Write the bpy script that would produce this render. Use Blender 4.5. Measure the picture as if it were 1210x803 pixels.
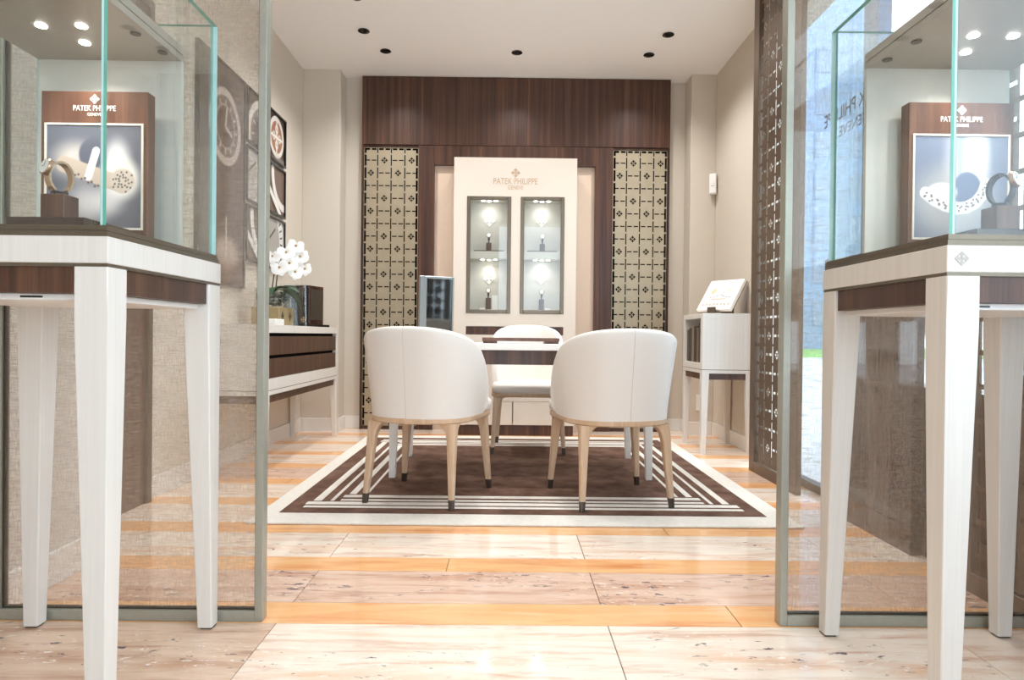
import bpy, bmesh, math, random
import numpy as np
from mathutils import Vector, Matrix
random.seed(7)
S = bpy.context.scene
C = S.collection
for o in list(bpy.data.objects): bpy.data.objects.remove(o, do_unlink=True)

# ------------------------------------------------------------------ camera
cam = bpy.data.cameras.new('camera'); cam.sensor_width = 36.0; cam.lens = 775/1210*36.0
cam.clip_start = .02; cam.clip_end = 400
co = bpy.data.objects.new('camera', cam); C.objects.link(co); S.camera = co
yaw, pitch, roll = math.atan(4.7/775), -math.atan(5.0/775), .0108
F = Vector((math.sin(yaw)*math.cos(pitch), math.cos(yaw)*math.cos(pitch), math.sin(pitch)))
R0 = F.cross(Vector((0, 0, 1))).normalized(); U0 = R0.cross(F)
RR = R0*math.cos(roll) + U0*math.sin(roll); UU = U0*math.cos(roll) - R0*math.sin(roll)
M = Matrix((RR, UU, -F)).transposed().to_4x4(); M.translation = (0, 0, .8)
co.matrix_world = M

# ------------------------------------------------------------------ world, exposure
w = bpy.data.worlds.new('overcast_sky'); S.world = w; w.use_nodes = True
bg = w.node_tree.nodes['Background']
bg.inputs[0].default_value = (.74, .87, 1.0, 1); bg.inputs[1].default_value = 2.6
S.view_settings.view_transform = 'Standard'; S.view_settings.look = 'None'
S.view_settings.gamma = 1; S.view_settings.use_curve_mapping = False
S.view_settings.exposure = .84
S.cycles.max_bounces = 14; S.cycles.diffuse_bounces = 8; S.cycles.transparent_max_bounces = 24
DOWN_W = 21.0      # watts of each ceiling downlight

# ------------------------------------------------------------------ materials
def srgb(r, g, b):
    f = lambda c: (c/255/12.92) if c/255 <= .04045 else ((c/255+.055)/1.055)**2.4
    return (f(r), f(g), f(b), 1)
MATS = {}
class NT:
    def __init__(s, name):
        s.m = bpy.data.materials.new(name); s.m.use_nodes = True
        s.t = s.m.node_tree; s.n = s.t.nodes; s.p = s.n['Principled BSDF']; s.out = s.n['Material Output']
        MATS[name] = s.m
    def new(s, ty, **kw):
        nd = s.n.new(ty)
        for k, v in kw.items():
            if k.startswith('i_'):
                key = k[2:]; key = int(key) if key.isdigit() else key.replace('_', ' ')
                nd.inputs[key].default_value = v
            else: setattr(nd, k, v)
        return nd
    def l(s, a, b): s.t.links.new(a, b)
    def coord(s, scale=(1, 1, 1), rnd=False, diag=False):
        tc = s.new('ShaderNodeTexCoord'); src = tc.outputs['Object']
        if diag:   # x+y as the horizontal axis, so vertical grain shows on faces of either direction
            sp = s.new('ShaderNodeSeparateXYZ'); s.l(src, sp.inputs[0])
            ad = s.new('ShaderNodeMath', operation='ADD'); s.l(sp.outputs[0], ad.inputs[0]); s.l(sp.outputs[1], ad.inputs[1])
            cb = s.new('ShaderNodeCombineXYZ'); s.l(ad.outputs[0], cb.inputs[0]); s.l(sp.outputs[2], cb.inputs[2]); src = cb.outputs[0]
        mp = s.new('ShaderNodeMapping'); mp.inputs['Scale'].default_value = scale
        s.l(src, mp.inputs[0])
        if rnd:
            oi = s.new('ShaderNodeObjectInfo'); ml = s.new('ShaderNodeMath', operation='MULTIPLY', i_1=57.0)
            s.l(oi.outputs['Random'], ml.inputs[0])
            cb = s.new('ShaderNodeCombineXYZ'); s.l(ml.outputs[0], cb.inputs[0]); s.l(ml.outputs[0], cb.inputs[1])
            s.l(cb.outputs[0], mp.inputs['Location'])
        return mp.outputs[0]
    def noise(s, vec, scale=1, detail=4, rough=.55, dist=0):
        nd = s.new('ShaderNodeTexNoise', i_Scale=scale, i_Detail=detail, i_Roughness=rough, i_Distortion=dist)
        s.l(vec, nd.inputs['Vector']); return nd.outputs['Fac']
    def ramp(s, fac, stops):
        nd = s.new('ShaderNodeValToRGB'); e = nd.color_ramp.elements
        while len(e) < len(stops): e.new(.5)
        for i, (p, c) in enumerate(stops): e[i].position = p; e[i].color = c
        s.l(fac, nd.inputs[0]); return nd.outputs[0]
    def mix(s, fac, a, b, mode='MIX'):
        nd = s.new('ShaderNodeMix', data_type='RGBA', blend_type=mode)
        for i, v in ((0, fac), (6, a), (7, b)):
            if isinstance(v, (int, float, tuple)): nd.inputs[i].default_value = v
            else: s.l(v, nd.inputs[i])
        return nd.outputs[2]
    def bump(s, h, strength=.2, dist=.002):
        nd = s.new('ShaderNodeBump', i_Strength=strength, i_Distance=dist); s.l(h, nd.inputs['Height'])
        s.l(nd.outputs[0], s.p.inputs['Normal'])
    def base(s, c):
        if isinstance(c, tuple): s.p.inputs['Base Color'].default_value = c
        else: s.l(c, s.p.inputs['Base Color'])
    def pr(s, rough=.5, metal=0, spec=.5, coat=0):
        s.p.inputs['Roughness'].default_value = rough; s.p.inputs['Metallic'].default_value = metal
        s.p.inputs['Specular IOR Level'].default_value = spec
        s.p.inputs['Coat Weight'].default_value = coat; s.p.inputs['Coat Roughness'].default_value = .05
        return s.m
def plain(name, rgb, rough=.5, metal=0, spec=.5, var=.06, scale=30, coat=0, bump=0):
    t = NT(name); c = srgb(*rgb); n = t.noise(t.coord(), scale, 3)
    d = tuple(max(0, v*(1-var)) for v in c[:3])+(1,); u = tuple(min(1, v*(1+var)) for v in c[:3])+(1,)
    t.base(t.ramp(n, [(.3, d), (.7, u)]))
    if bump: t.bump(n, bump, .001)
    return t.pr(rough, metal, spec, coat)
def wood(name, dark, mid, light, fx=70, fz=1.2, rough=.35, coat=0, horiz=False, soft=.70):
    t = NT(name)
    sc = (fx, fx, fz) if not horiz else (fz, fz, fx)
    v = t.coord(sc, diag=not horiz, rnd=True)
    n1 = t.noise(v, .35, 5, .65, .3); n2 = t.noise(v, 2.6, 3, .6)
    a = t.ramp(n1, [(.25, srgb(*dark)), (.5, srgb(*mid)), (.75, srgb(*light))])
    b = t.ramp(n2, [(.35, (soft, soft, soft*.99, 1)), (.65, (1, 1, 1, 1))])
    t.base(t.mix(1.0, a, b, 'MULTIPLY')); t.bump(n2, .08, .0006)
    return t.pr(rough, coat=coat)
walnut = wood('walnut', (46, 27, 20), (82, 52, 38), (120, 82, 60))
walnut_gloss = wood('walnut_gloss', (40, 25, 20), (66, 44, 35), (90, 64, 50), rough=.12)
walnut_h = wood('walnut_flat', (70, 42, 32), (104, 68, 52), (134, 94, 72), fx=60)
ash = wood('pale_ash', (220, 214, 207), (225, 220, 213), (230, 225, 219), fx=200, fz=3, rough=.42, soft=.965)
oak = wood('light_oak', (204, 170, 138), (218, 187, 156), (230, 202, 172), fx=120, fz=3, rough=.4, soft=.88)
cream_lac = plain('cream_panel', (226, 214, 200), .45, var=.025, scale=120, bump=.05)
peach_lit = plain('recess_cream_lit', (228, 205, 184), .5, var=.02, scale=100)  # cream recess panel, the peach light falling on it put into the colour
white_lac = plain('white_lacquer', (240, 238, 233), .3, var=.01)
bronze = plain('bronze_metal', (118, 108, 94), .32, .75, var=.05, scale=90)
bronze_d = plain('dark_bronze', (84, 76, 66), .35, .6, var=.05, scale=90)
post_metal = plain('post_metal', (168, 168, 156), .34, .45, var=.04, scale=60)
steel = plain('brushed_steel', (150, 152, 150), .3, .85, var=.05, scale=60)
hood_m = plain('hood_grey', (176, 168, 156), .35, .3, var=.03)
leather = plain('white_leather', (234, 229, 222), .42, var=.02, scale=160, bump=.12)
leather_g = plain('grey_leather', (206, 198, 184), .45, var=.03, scale=160, bump=.12)
ferrule = plain('ferrule_metal', (96, 88, 80), .3, .7)
lat_m = plain('lattice_metal', (176, 162, 138), .38, .45, var=.05, scale=8)
scr_m = plain('screen_bronze', (104, 86, 70), .4, .35, var=.04, scale=8)
black = plain('black_backing', (12, 11, 11), .8, spec=.1)
black_g = plain('black_gloss', (22, 21, 22), .12)
gold = plain('champagne_gold', (196, 168, 124), .3, .6)
gold_box = plain('gold_box', (168, 150, 112), .4, .3)
tan_print = plain('tan_lettering', (196, 164, 132), .45)
white_print = plain('white_lettering', (240, 236, 228), .4)
dark_print = plain('dark_lettering', (52, 56, 64), .5)
orange_print = plain('orange_print', (226, 150, 110), .6)
grey_print = plain('grey_print', (190, 184, 176), .6)
niche_m = plain('niche_lining', (196, 192, 182), .5, var=.01)
vit_back = plain('vitrine_lining', (214, 212, 202), .45, var=.02)
ivory = plain('ivory_line', (226, 218, 202), .4)
white_p = plain('white_plastic', (238, 236, 232), .4, var=.01)
paper = plain('white_paper', (244, 241, 235), .55, var=.01)
petal_m = plain('orchid_petal', (247, 246, 243), .5, var=.02)
leaf_m = plain('orchid_leaf', (44, 84, 46), .35, var=.2, scale=12)
stem_m = plain('orchid_stem', (92, 84, 56), .5)
stone_m = plain('grey_pebble', (128, 126, 122), .5, var=.35, scale=40, bump=.5)
silver = plain('polished_silver', (226, 222, 216), .12, .95, var=.03)
rose = plain('rose_gold', (206, 172, 142), .18, .9)
strap_m = plain('dark_strap', (54, 50, 52), .35)
dial_m = plain('silver_dial', (236, 234, 228), .3)
mesh_mirror = plain('dark_mirror', (96, 97, 96), .05, .95, var=.01)
base_m = plain('baseboard_white', (228, 224, 218), .45, var=.015)
bark_m = plain('tree_bark', (96, 82, 70), .8, var=.3, scale=6)
foliage = plain('tree_foliage', (112, 138, 112), .7, var=.4, scale=3)
lawn_m = plain('lawn', (120, 172, 84), .8, var=.2, scale=2)
asphalt = plain('asphalt', (186, 188, 192), .75, var=.08, scale=3)
facade = plain('far_facade', (128, 152, 186), .7, var=.05, scale=.5)
facade_w = plain('far_window', (112, 136, 170), .3)
cream_rug = plain('rug_cream', (226, 221, 212), .9, spec=.1, var=.05, scale=60, bump=.4)
def mk_rug():
    t = NT('rug_brown'); v = t.coord(); n = t.noise(v, 9, 5, .6); m2 = t.noise(v, 220, 2)
    a = t.ramp(n, [(.3, srgb(84, 60, 49)), (.7, srgb(126, 98, 84))])
    t.base(a); t.bump(m2, .5, .002); return t.pr(.9, spec=.15)
brown_rug = mk_rug()
def mk_wall(name, rgb):
    t = NT(name); v = t.coord(); n = t.noise(v, 260, 2)
    c = srgb(*rgb); t.base(t.ramp(n, [(.3, tuple(x*.95 for x in c[:3])+(1,)), (.7, c)])); t.bump(n, .12, .001)
    return t.pr(.75, spec=.2)
wall_m = mk_wall('wall_cream', (212, 202, 188)); ceil_m = mk_wall('ceiling_cream', (250, 247, 243))
linen_wall = mk_wall('wall_linen', (214, 208, 200))
def mk_stone(name, c0, c1, c2, pit, vein):
    t = NT(name); v = t.coord((1.1, 7, 1), rnd=True)
    n1 = t.noise(v, 1.2, 8, .6, .4); n2 = t.noise(t.coord((1.6, 16, 1), rnd=True), 1.6, 9, .68, .6)
    a = t.ramp(n1, [(.30, srgb(*c0)), (.5, srgb(*c1)), (.72, srgb(*c2))])
    b = t.mix(t.ramp(n2, [(.50, (0, 0, 0, 1)), (.72, (.9, .9, .9, 1))]), a, srgb(*vein))
    if pit:
        n4 = t.noise(t.coord((1.2, 4.5, 1), rnd=True), 1.2, 3, .5)
        area = t.ramp(n4, [(.47, (0, 0, 0, 1)), (.58, (1, 1, 1, 1))])
        n5 = t.noise(t.coord((22, 60, 1), rnd=True), 1.0, 4, .65, .6)
        wm = t.ramp(n5, [(.60, (0, 0, 0, 1)), (.66, (.85, .85, .85, 1))])
        b = t.mix(t.mix(1.0, wm, area, 'MULTIPLY'), b, srgb(250, 244, 236))
        n3 = t.noise(t.coord((17, 44, 1), rnd=True), 1.0, 5, .62, .5)
        pm = t.ramp(n3, [(.655-pit*.018, (0, 0, 0, 1)), (.70-pit*.018, (1, 1, 1, 1))])
        b = t.mix(t.mix(1.0, pm, area, 'MULTIPLY'), b, srgb(112, 100, 102))
    t.base(b); t.bump(n2, .02, .0004)
    return t.pr(.08, spec=.5)
st_cream = mk_stone('travertine_cream', (234, 213, 194), (242, 228, 213), (230, 188, 154), 2, (202, 150, 116))
st_pink = mk_stone('travertine_rose', (212, 172, 146), (226, 196, 176), (188, 136, 108), 4, (172, 120, 96))
st_orange = mk_stone('stone_orange', (232, 168, 112), (238, 184, 130), (218, 138, 82), 0, (242, 200, 152))
st_beige = mk_stone('travertine_beige', (206, 170, 144), (224, 198, 176), (190, 146, 118), 2, (172, 128, 104))
grout = plain('floor_joint', (120, 92, 76), .7)

def mk_glass(name, tint, linen=0):
    t = NT(name); t.n.remove(t.p)
    tr = t.new('ShaderNodeBsdfTransparent'); tr.inputs[0].default_value = tint
    gl = t.new('ShaderNodeBsdfGlossy'); gl.inputs['Roughness'].default_value = 0; gl.inputs[0].default_value = (1, 1, 1, 1)
    lw = t.new('ShaderNodeLayerWeight', i_Blend=.5); pw = t.new('ShaderNodeMath', operation='POWER', i_1=5.0); t.l(lw.outputs['Facing'], pw.inputs[0])
    fr = t.new('ShaderNodeMath', operation='MULTIPLY_ADD', i_1=.95, i_2=.035); t.l(pw.outputs[0], fr.inputs[0])
    body = tr.outputs[0]
    if linen:
        a = t.noise(t.coord((360, 360, 34)), 1, 2, .6); b = t.noise(t.coord((34, 34, 360)), 1, 2, .6)
        mx = t.new('ShaderNodeMath', operation='MAXIMUM'); t.l(a, mx.inputs[0]); t.l(b, mx.inputs[1])
        r = t.ramp(mx.outputs[0], [(.42, (.06*linen, )*3+(1,)), (.74, (min(1, 1.0*linen),)*3+(1,))])
        df = t.new('ShaderNodeBsdfDiffuse'); df.inputs[0].default_value = srgb(196, 178, 158)
        tl = t.new('ShaderNodeBsdfTranslucent'); tl.inputs[0].default_value = srgb(196, 180, 164)
        m1 = t.new('ShaderNodeMixShader', i_0=.5); t.l(df.outputs[0], m1.inputs[1]); t.l(tl.outputs[0], m1.inputs[2])
        m2 = t.new('ShaderNodeMixShader'); t.l(r, m2.inputs[0]); t.l(tr.outputs[0], m2.inputs[1]); t.l(m1.outputs[0], m2.inputs[2])
        body = m2.outputs[0]
    ms = t.new('ShaderNodeMixShader'); t.l(fr.outputs[0], ms.inputs[0]); t.l(body, ms.inputs[1]); t.l(gl.outputs[0], ms.inputs[2])
    t.l(ms.outputs[0], t.out.inputs[0]); return t.m
glass = mk_glass('clear_glass', (.97, .985, .98, 1))
linen_glass = mk_glass('linen_glass', (.97, .97, .965, 1), .42)
glass_edge = plain('glass_edge_teal', (108, 176, 158), .15, var=.08, scale=15)
glass_edge_l = plain('glass_edge_pale', (190, 226, 226), .15, var=.05, scale=15)
def mk_emit(name, col, st):
    t = NT(name); t.n.remove(t.p); e = t.new('ShaderNodeEmission'); e.inputs[0].default_value = col; e.inputs[1].default_value = st
    t.l(e.outputs[0], t.out.inputs[0]); return t.m
lamp_e = mk_emit('lamp_lens', (1, .98, .95, 1), 14)
def mk_print():
    t = NT('printed_picture'); a = t.new('ShaderNodeAttribute'); a.attribute_name = 'Col'
    t.base(a.outputs['Color']); return t.pr(.35, spec=.4)
print_m = mk_print()

# ------------------------------------------------------------------ geometry helpers
def link(name, me, parent=None, loc=None, rot=None):
    o = bpy.data.objects.new(name, me); C.objects.link(o)
    if parent: o.parent = parent
    if loc: o.location = loc
    if rot: o.rotation_euler = rot
    return o
def tag(o, label=None, cat=None, group=None, kind=None):
    if label: o['label'] = label
    if cat: o['category'] = cat
    if group: o['group'] = group
    if kind: o['kind'] = kind
    return o
def thing(name, label, cat, loc=(0, 0, 0), rz=0, group=None):
    o = link(name, None, None, loc, (0, 0, rz)); o.empty_display_size = .1
    return tag(o, label, cat, group)
def add_box(bm, b, bev=0, seg=1):
    x0, x1, y0, y1, z0, z1 = b
    r = bmesh.ops.create_cube(bm, size=1); vs = r['verts']
    for v in vs:
        v.co = Vector((x0 if v.co.x < 0 else x1, y0 if v.co.y < 0 else y1, z0 if v.co.z < 0 else z1))
    if bev:
        es = list({e for v in vs for e in v.link_edges})
        bmesh.ops.bevel(bm, geom=es, offset=bev, segments=seg, affect='EDGES', profile=.5)
def fin(bm, name, mats, parent=None, smooth=False, loc=None, rot=None):
    me = bpy.data.meshes.new(name)
    bmesh.ops.recalc_face_normals(bm, faces=bm.faces)
    bm.to_mesh(me); bm.free()
    for m in (mats if isinstance(mats, (list, tuple)) else [mats]): me.materials.append(m)
    if smooth:
        for p in me.polygons: p.use_smooth = True
        try: me.set_sharp_from_angle(angle=math.radians(45))
        except Exception: pass
    return link(name, me, parent, loc, rot)
def B(name, parent, mat, *boxes, bev=0, seg=1, loc=None, rot=None):
    bm = bmesh.new()
    for b in boxes: add_box(bm, b, bev, seg)
    return fin(bm, name, mat, parent, loc=loc, rot=rot)
def loft(bm, rings, cap=True, closed=True):
    vr = [[bm.verts.new(p) for p in r] for r in rings]; n = len(vr[0])
    for a, b in zip(vr, vr[1:]):
        for i in range(n if closed else n-1):
            bm.faces.new((a[i], a[(i+1) % n], b[(i+1) % n], b[i]))
    if cap: bm.faces.new(vr[0][::-1]); bm.faces.new(vr[-1])
    return vr
def rsq(cx, cy, hx, hy, z, r, k=3):       # rounded rectangle ring
    pts = []
    for sx, sy, a0 in ((1, 1, 0), (-1, 1, 90), (-1, -1, 180), (1, -1, 270)):
        for i in range(k+1):
            a = math.radians(a0+90*i/k)
            pts.append(Vector((cx+sx*(hx-r)+r*math.cos(a), cy+sy*(hy-r)+r*math.sin(a), z)))
    return pts
def tube(bm, pts, r, n=8, cap=True):
    pts = [Vector(p) for p in pts]; rs = r if isinstance(r, (list, tuple)) else [r]*len(pts); rings = []
    for i, p in enumerate(pts):
        d = (pts[min(i+1, len(pts)-1)]-pts[max(i-1, 0)]).normalized()
        u = d.cross(Vector((.13, .21, 1))).normalized()
        if u.length < .1: u = Vector((1, 0, 0))
        v = d.cross(u)
        rings.append([p+u*rs[i]*math.cos(2*math.pi*k/n)+v*rs[i]*math.sin(2*math.pi*k/n) for k in range(n)])
    loft(bm, rings, cap)
def lathe(bm, prof, n=20, cx=0, cy=0, cap=True):
    loft(bm, [[Vector((cx+r*math.cos(2*math.pi*k/n), cy+r*math.sin(2*math.pi*k/n), z)) for k in range(n)] for r, z in prof], cap)
def taper_leg(name, parent, mat, ox, oy, sx, sy, wt, wb, z0, z1, flat=.0):
    # ox, oy = outer corner; sx, sy = direction to the inside; the outer faces are upright, the inner ones taper
    bm = bmesh.new()
    def ring(wd, z): return [Vector((ox, oy, z)), Vector((ox+sx*wd, oy, z)), Vector((ox+sx*wd, oy+sy*wd, z)), Vector((ox, oy+sy*wd, z))]
    rings = [ring(wb, z0), ring(wt, z1-flat)] + ([ring(wt, z1)] if flat else [])
    loft(bm, rings)
    es = [e for e in bm.edges if abs(e.verts[0].co.z-e.verts[1].co.z) > .05]
    bmesh.ops.bevel(bm, geom=es, offset=.0025, segments=1, affect='EDGES')
    return fin(bm, name, mat, parent)
def text(name, s, width, height, mat, parent, loc, rot, depth=.001):
    cu = bpy.data.curves.new('t', 'FONT'); cu.body = s; cu.align_x = 'CENTER'; cu.size = 1; cu.extrude = .01; cu.resolution_u = 3
    o = bpy.data.objects.new('t', cu); C.objects.link(o)
    dg = bpy.context.evaluated_depsgraph_get(); me = bpy.data.meshes.new_from_object(o.evaluated_get(dg))
    bpy.data.objects.remove(o, do_unlink=True)
    xs = [v.co.x for v in me.vertices]; ys = [v.co.y for v in me.vertices]
    cx = (min(xs)+max(xs))/2; cy = (min(ys)+max(ys))/2; sx = width/(max(xs)-min(xs)); sy = height/(max(ys)-min(ys))
    for v in me.vertices: v.co = Vector(((v.co.x-cx)*sx, (v.co.y-cy)*sy, (v.co.z+.01)*depth/.02))
    me.materials.clear(); me.materials.append(mat); me.name = name
    return link(name, me, parent, loc, rot)
def emblem_bm(r, d):                       # four-petalled cross with a diamond outline, in the XY plane
    bm = bmesh.new()
    def poly(pts):
        a = [bm.verts.new((x, y, 0)) for x, y in pts]; b = [bm.verts.new((x, y, d)) for x, y in pts]
        bm.faces.new(b); bm.faces.new(a[::-1])
        for i in range(len(pts)): j = (i+1) % len(pts); bm.faces.new((a[i], a[j], b[j], b[i]))
    petal = [(.0, .10), (.20, .30), (.10, .36), (.12, .46), (.44, .50), (.46, .40), (.54, .46), (.30, .64), (.30, .70), (.0, 1.0), (-.30, .70), (-.30, .64), (-.54, .46), (-.46, .40), (-.44, .50), (-.12, .46), (-.10, .36), (-.20, .30)]
    for k in range(4):
        c, s = math.cos(k*math.pi/2), math.sin(k*math.pi/2)
        poly([((x*c-y*s)*r, (x*s+y*c)*r) for x, y in petal])
    poly([(math.cos(a)*.12*r, math.sin(a)*.12*r) for a in [i*math.pi/4 for i in range(8)]])
    return bm
def emblem(parent, r, mat, loc, rot, d=.001, name='emblem'): return fin(emblem_bm(r, d), name, mat, parent, loc=loc, rot=rot)
FRONT = (math.pi/2, 0, 0)                  # lies in XZ, faces -Y
def picture(name, parent, W, Hh, nx, ny, fn, loc, rot=(0, 0, 0)):
    # flat print: grid in the XZ plane facing -Y, colours from fn(u, v) (v downwards), sRGB 0..255
    u, v = np.meshgrid(np.linspace(0, 1, nx), np.linspace(0, 1, ny))
    col = np.clip(fn(u, v), 0, 255)/255.0
    lin = np.where(col <= .04045, col/12.92, ((col+.055)/1.055)**2.4)
    me = bpy.data.meshes.new(name)
    vs = np.stack([(u-.5)*W, np.zeros_like(u), (.5-v)*Hh], -1).reshape(-1, 3)
    idx = np.arange(nx*ny).reshape(ny, nx)
    fs = np.stack([idx[1:, :-1], idx[1:, 1:], idx[:-1, 1:], idx[:-1, :-1]], -1).reshape(-1, 4)
    me.from_pydata(vs.tolist(), [], fs.tolist())
    at = me.color_attributes.new('Col', 'FLOAT_COLOR', 'POINT')
    at.data.foreach_set('color', np.concatenate([lin.reshape(-1, 3), np.ones((nx*ny, 1))], 1).astype(np.float32).ravel())
    me.materials.append(print_m)
    return link(name, me, parent, loc, rot)
def spot(name, loc, watts, ang=100, blend=1.0, radius=.03, col=(1, .995, .985), tgt=None, parent=None):
    l = bpy.data.lights.new(name, 'SPOT'); l.energy = watts; l.spot_size = math.radians(ang); l.spot_blend = blend
    l.shadow_soft_size = radius; l.color = col
    o = link(name, l, parent, loc)
    if tgt: o.rotation_euler = (Vector(tgt)-Vector(loc)).to_track_quat('-Z', 'Y').to_euler()
    return o

# ------------------------------------------------------------------ setting: floor of stone slabs
CEIL = 2.97
floor = tag(B('floor', None, grout, (-2.6, 1.70, -2.6, 5.75, -.06, -.004)), kind='structure')
rows = [(-2.5, -1.4, 'c'), (-1.4, -.4, 'b'), (-.4, .6, 'c'), (.6, 1.2, 'b'), (1.2, 1.81, 'c')]
y = 1.81; kinds = 'pcpcpcpcpc'
edges = [1.81, 1.953, 2.218, 2.353, 2.640, 2.780, 3.060, 3.200, 3.490, 3.625, 3.910, 4.050, 4.335, 4.470, 4.760, 4.895, 5.180, 5.32, 5.74]
for i in range(len(edges)-1):
    rows.append((edges[i], edges[i+1], 'o' if i % 2 == 0 else ('p' if i in (1, 9) else 'c')))
slab_me = {}
for ri, (y0, y1, k) in enumerate(rows):
    off = -.632 if k != 'o' else -.632 + .43*((ri*3) % 4)
    xs = [off+.917*j for j in range(-3, 5)] if k != 'o' else [off+1.834*j for j in range(-3, 3)]
    for xa, xb in zip(xs, xs[1:]):
        xa2, xb2 = max(xa, -2.6), min(xb, 1.698)
        if xb2-xa2 < .05: continue
        kk = k
        if k == 'c' and y0 > 1 and y0 < 1.3 and xa < -.7: kk = 'b'
        m = {'c': st_cream, 'p': st_pink, 'o': st_orange, 'b': st_beige}[kk]
        g = .0012
        B('slab', floor, m, (-(xb2-xa2)/2+g, (xb2-xa2)/2-g, -(y1-y0)/2+g, (y1-y0)/2-g, -.02, 0), bev=.0008,
          loc=((xa2+xb2)/2, (y0+y1)/2, 0))

# walls, ceiling, pilasters, baseboards
def struct(name, mat, *boxes, parent=None, bev=0):
    o = B(name, parent, mat, *boxes, bev=bev)
    return o if parent else tag(o, kind='structure')
struct('ceiling', ceil_m, (-2.7, 2.0, -2.6, 5.8, CEIL, CEIL+.12))
struct('wall_left', wall_m, (-1.85, -1.705, 2.35, 5.60, 0, CEIL))
struct('wall_left_projection', linen_wall, (-2.6, -1.43, 1.86, 2.35, 0, CEIL))
struct('wall_entrance_left', wall_m, (-2.7, -2.6, -2.6, 2.62, 0, CEIL))
struct('wall_behind', wall_m, (-2.6, -.2, -2.6, -2.5, 0, CEIL))
struct('wall_back', wall_m, (-1.85, 1.90, 5.60, 5.75, 0, CEIL))
struct('wall_pilaster_left', wall_m, (-1.705, -1.396, 5.41, 5.60, 0, CEIL), bev=.003)
struct('wall_pilaster_right', wall_m, (1.492, 1.70, 5.41, 5.60, 0, CEIL), bev=.003)
struct('wall_right', wall_m, (1.70, 1.90, 4.25, 5.60, 0, CEIL))
bh = .105
struct('baseboard_left', base_m, (-1.705, -1.692, 3.10, 5.41, 0, bh), (-1.432, -1.418, 1.86, 2.35, 0, bh), bev=.002)
struct('baseboard_back', base_m, (-1.692, -1.384, 5.397, 5.41, 0, bh), (-1.396, -1.383, 5.41, 5.60, 0, bh), (-1.383, -1.25, 5.587, 5.6, 0, bh),
       (1.479, 1.687, 5.397, 5.41, 0, bh), (1.479, 1.492, 5.41, 5.6, 0, bh), (1.352, 1.479, 5.587, 5.6, 0, bh), bev=.002)
struct('baseboard_right', base_m, (1.687, 1.70, 4.25, 5.397, 0, bh), bev=.002)
# dark door leaf in the left wall
d1 = struct('door_1', walnut, (-1.704, -1.685, 2.40, 3.06, 0, 2.3))
B('door_frame', d1, bronze_d, (-1.704, -1.672, 3.06, 3.098, 0, 2.34), (-1.704, -1.672, 2.36, 2.40, 0, 2.34), (-1.704, -1.672, 2.40, 3.06, 2.3, 2.34))
# street-side bay on the right: low wall, sill, mullion, glazing, head
struct('wall_right_low', walnut, (1.60, 1.72, -2.5, 3.10, 0, .60))
struct('trim_1', bronze_d, (1.57, 1.74, -2.5, 3.10, .60, .622))
struct('wall_right_head', wall_m, (1.60, 1.74, -2.5, 4.25, 2.62, CEIL))
w1 = struct('window_1', bronze_d, (1.625, 1.66, 4.22, 4.25, 0, 2.62))
B('window_frame', w1, bronze_d, (1.61, 1.66, -2.5, -2.44, .622, 2.62)); B('window_frame', w1, bronze_d, (1.61, 1.66, 3.10, 4.22, 0, .04))
B('window_frame', w1, facade, (1.640, 1.70, 2.93, 3.05, .622, 2.62)); B('window_frame', w1, bronze_d, (1.60, 1.68, .8, .86, .622, 2.62))
for a, b, z in ((3.10, 4.22, .04), (.86, 3.10, .622), (-2.44, .8, .622)):
    B('pane', w1, glass, (1.630, 1.638, a, b, z, 2.62))
text('lettering', 'PATEK PHILIPPE', .57, .063, dark_print, w1, (1.6285, 3.115, 1.92), (math.pi/2, 0, math.pi/2))
text('lettering', 'GENEVE', .26, .05, dark_print, w1, (1.6285, 3.115, 1.825), (math.pi/2, 0, math.pi/2))

# ------------------------------------------------------------------ street outside
tag(B('ground_street', None, asphalt, (1.75, 80, -20, 31, -.2, -.08)), kind='structure')
tag(B('ground_lawn', None, lawn_m, (1.75, 90, 31, 70, -.2, -.07)), kind='structure')
def street_tree(x, y, h, r, label):
    t = thing('street_tree', label, 'tree', (x, y, -.07), 0, 'street trees on the lawn')
    bm = bmesh.new(); tube(bm, [(0, 0, 0), (.05, 0, h*.3), (0, .1, h*.5)], [.22, .16, .12]); fin(bm, 'trunk', bark_m, t, True)
    bm = bmesh.new(); rnd = random.Random(int(x*10))
    for i in range(420):
        a, b = rnd.uniform(0, 6.28), math.acos(rnd.uniform(-.75, 1)); q = r*rnd.uniform(.45, 1)
        c = Vector((q*math.sin(b)*math.cos(a), q*math.sin(b)*math.sin(a), h*.62+q*.75*math.cos(b)))
        n = Vector((rnd.uniform(-1, 1), rnd.uniform(-1, 1), rnd.uniform(-.2, 1))).normalized(); u = n.orthogonal().normalized(); v = n.cross(u); sz = r*rnd.uniform(.14, .26)
        f = [bm.verts.new(c+u*sz), bm.verts.new(c+v*sz*.7), bm.verts.new(c-u*sz), bm.verts.new(c-v*sz*.7)]; bm.faces.new(f)
    fin(bm, 'crown', foliage, t)
street_tree(23.2, 38, 4.6, 2.5, 'taller leafy green street tree on the lawn across the road')
street_tree(26.6, 43, 4.2, 2.3, 'smaller leafy green street tree on the lawn across the road')
fb = thing('far_building', 'pale grey blue building beyond the shop window', 'building', (22, 56, -.07))
B('wall', fb, facade, (-9, 9.3, 0, 8, 0, 34))
for i in range(6):
    for j in range(7):
        wv = B('window', fb, facade_w, (-8+i*3, -6.4+i*3, -.06, .02, 2+j*3.6, 4.2+j*3.6)); B('pane', wv, glass, (-7.9+i*3, -6.5+i*3, -.075, -.07, 2.1+j*3.6, 4.1+j*3.6))

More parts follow.
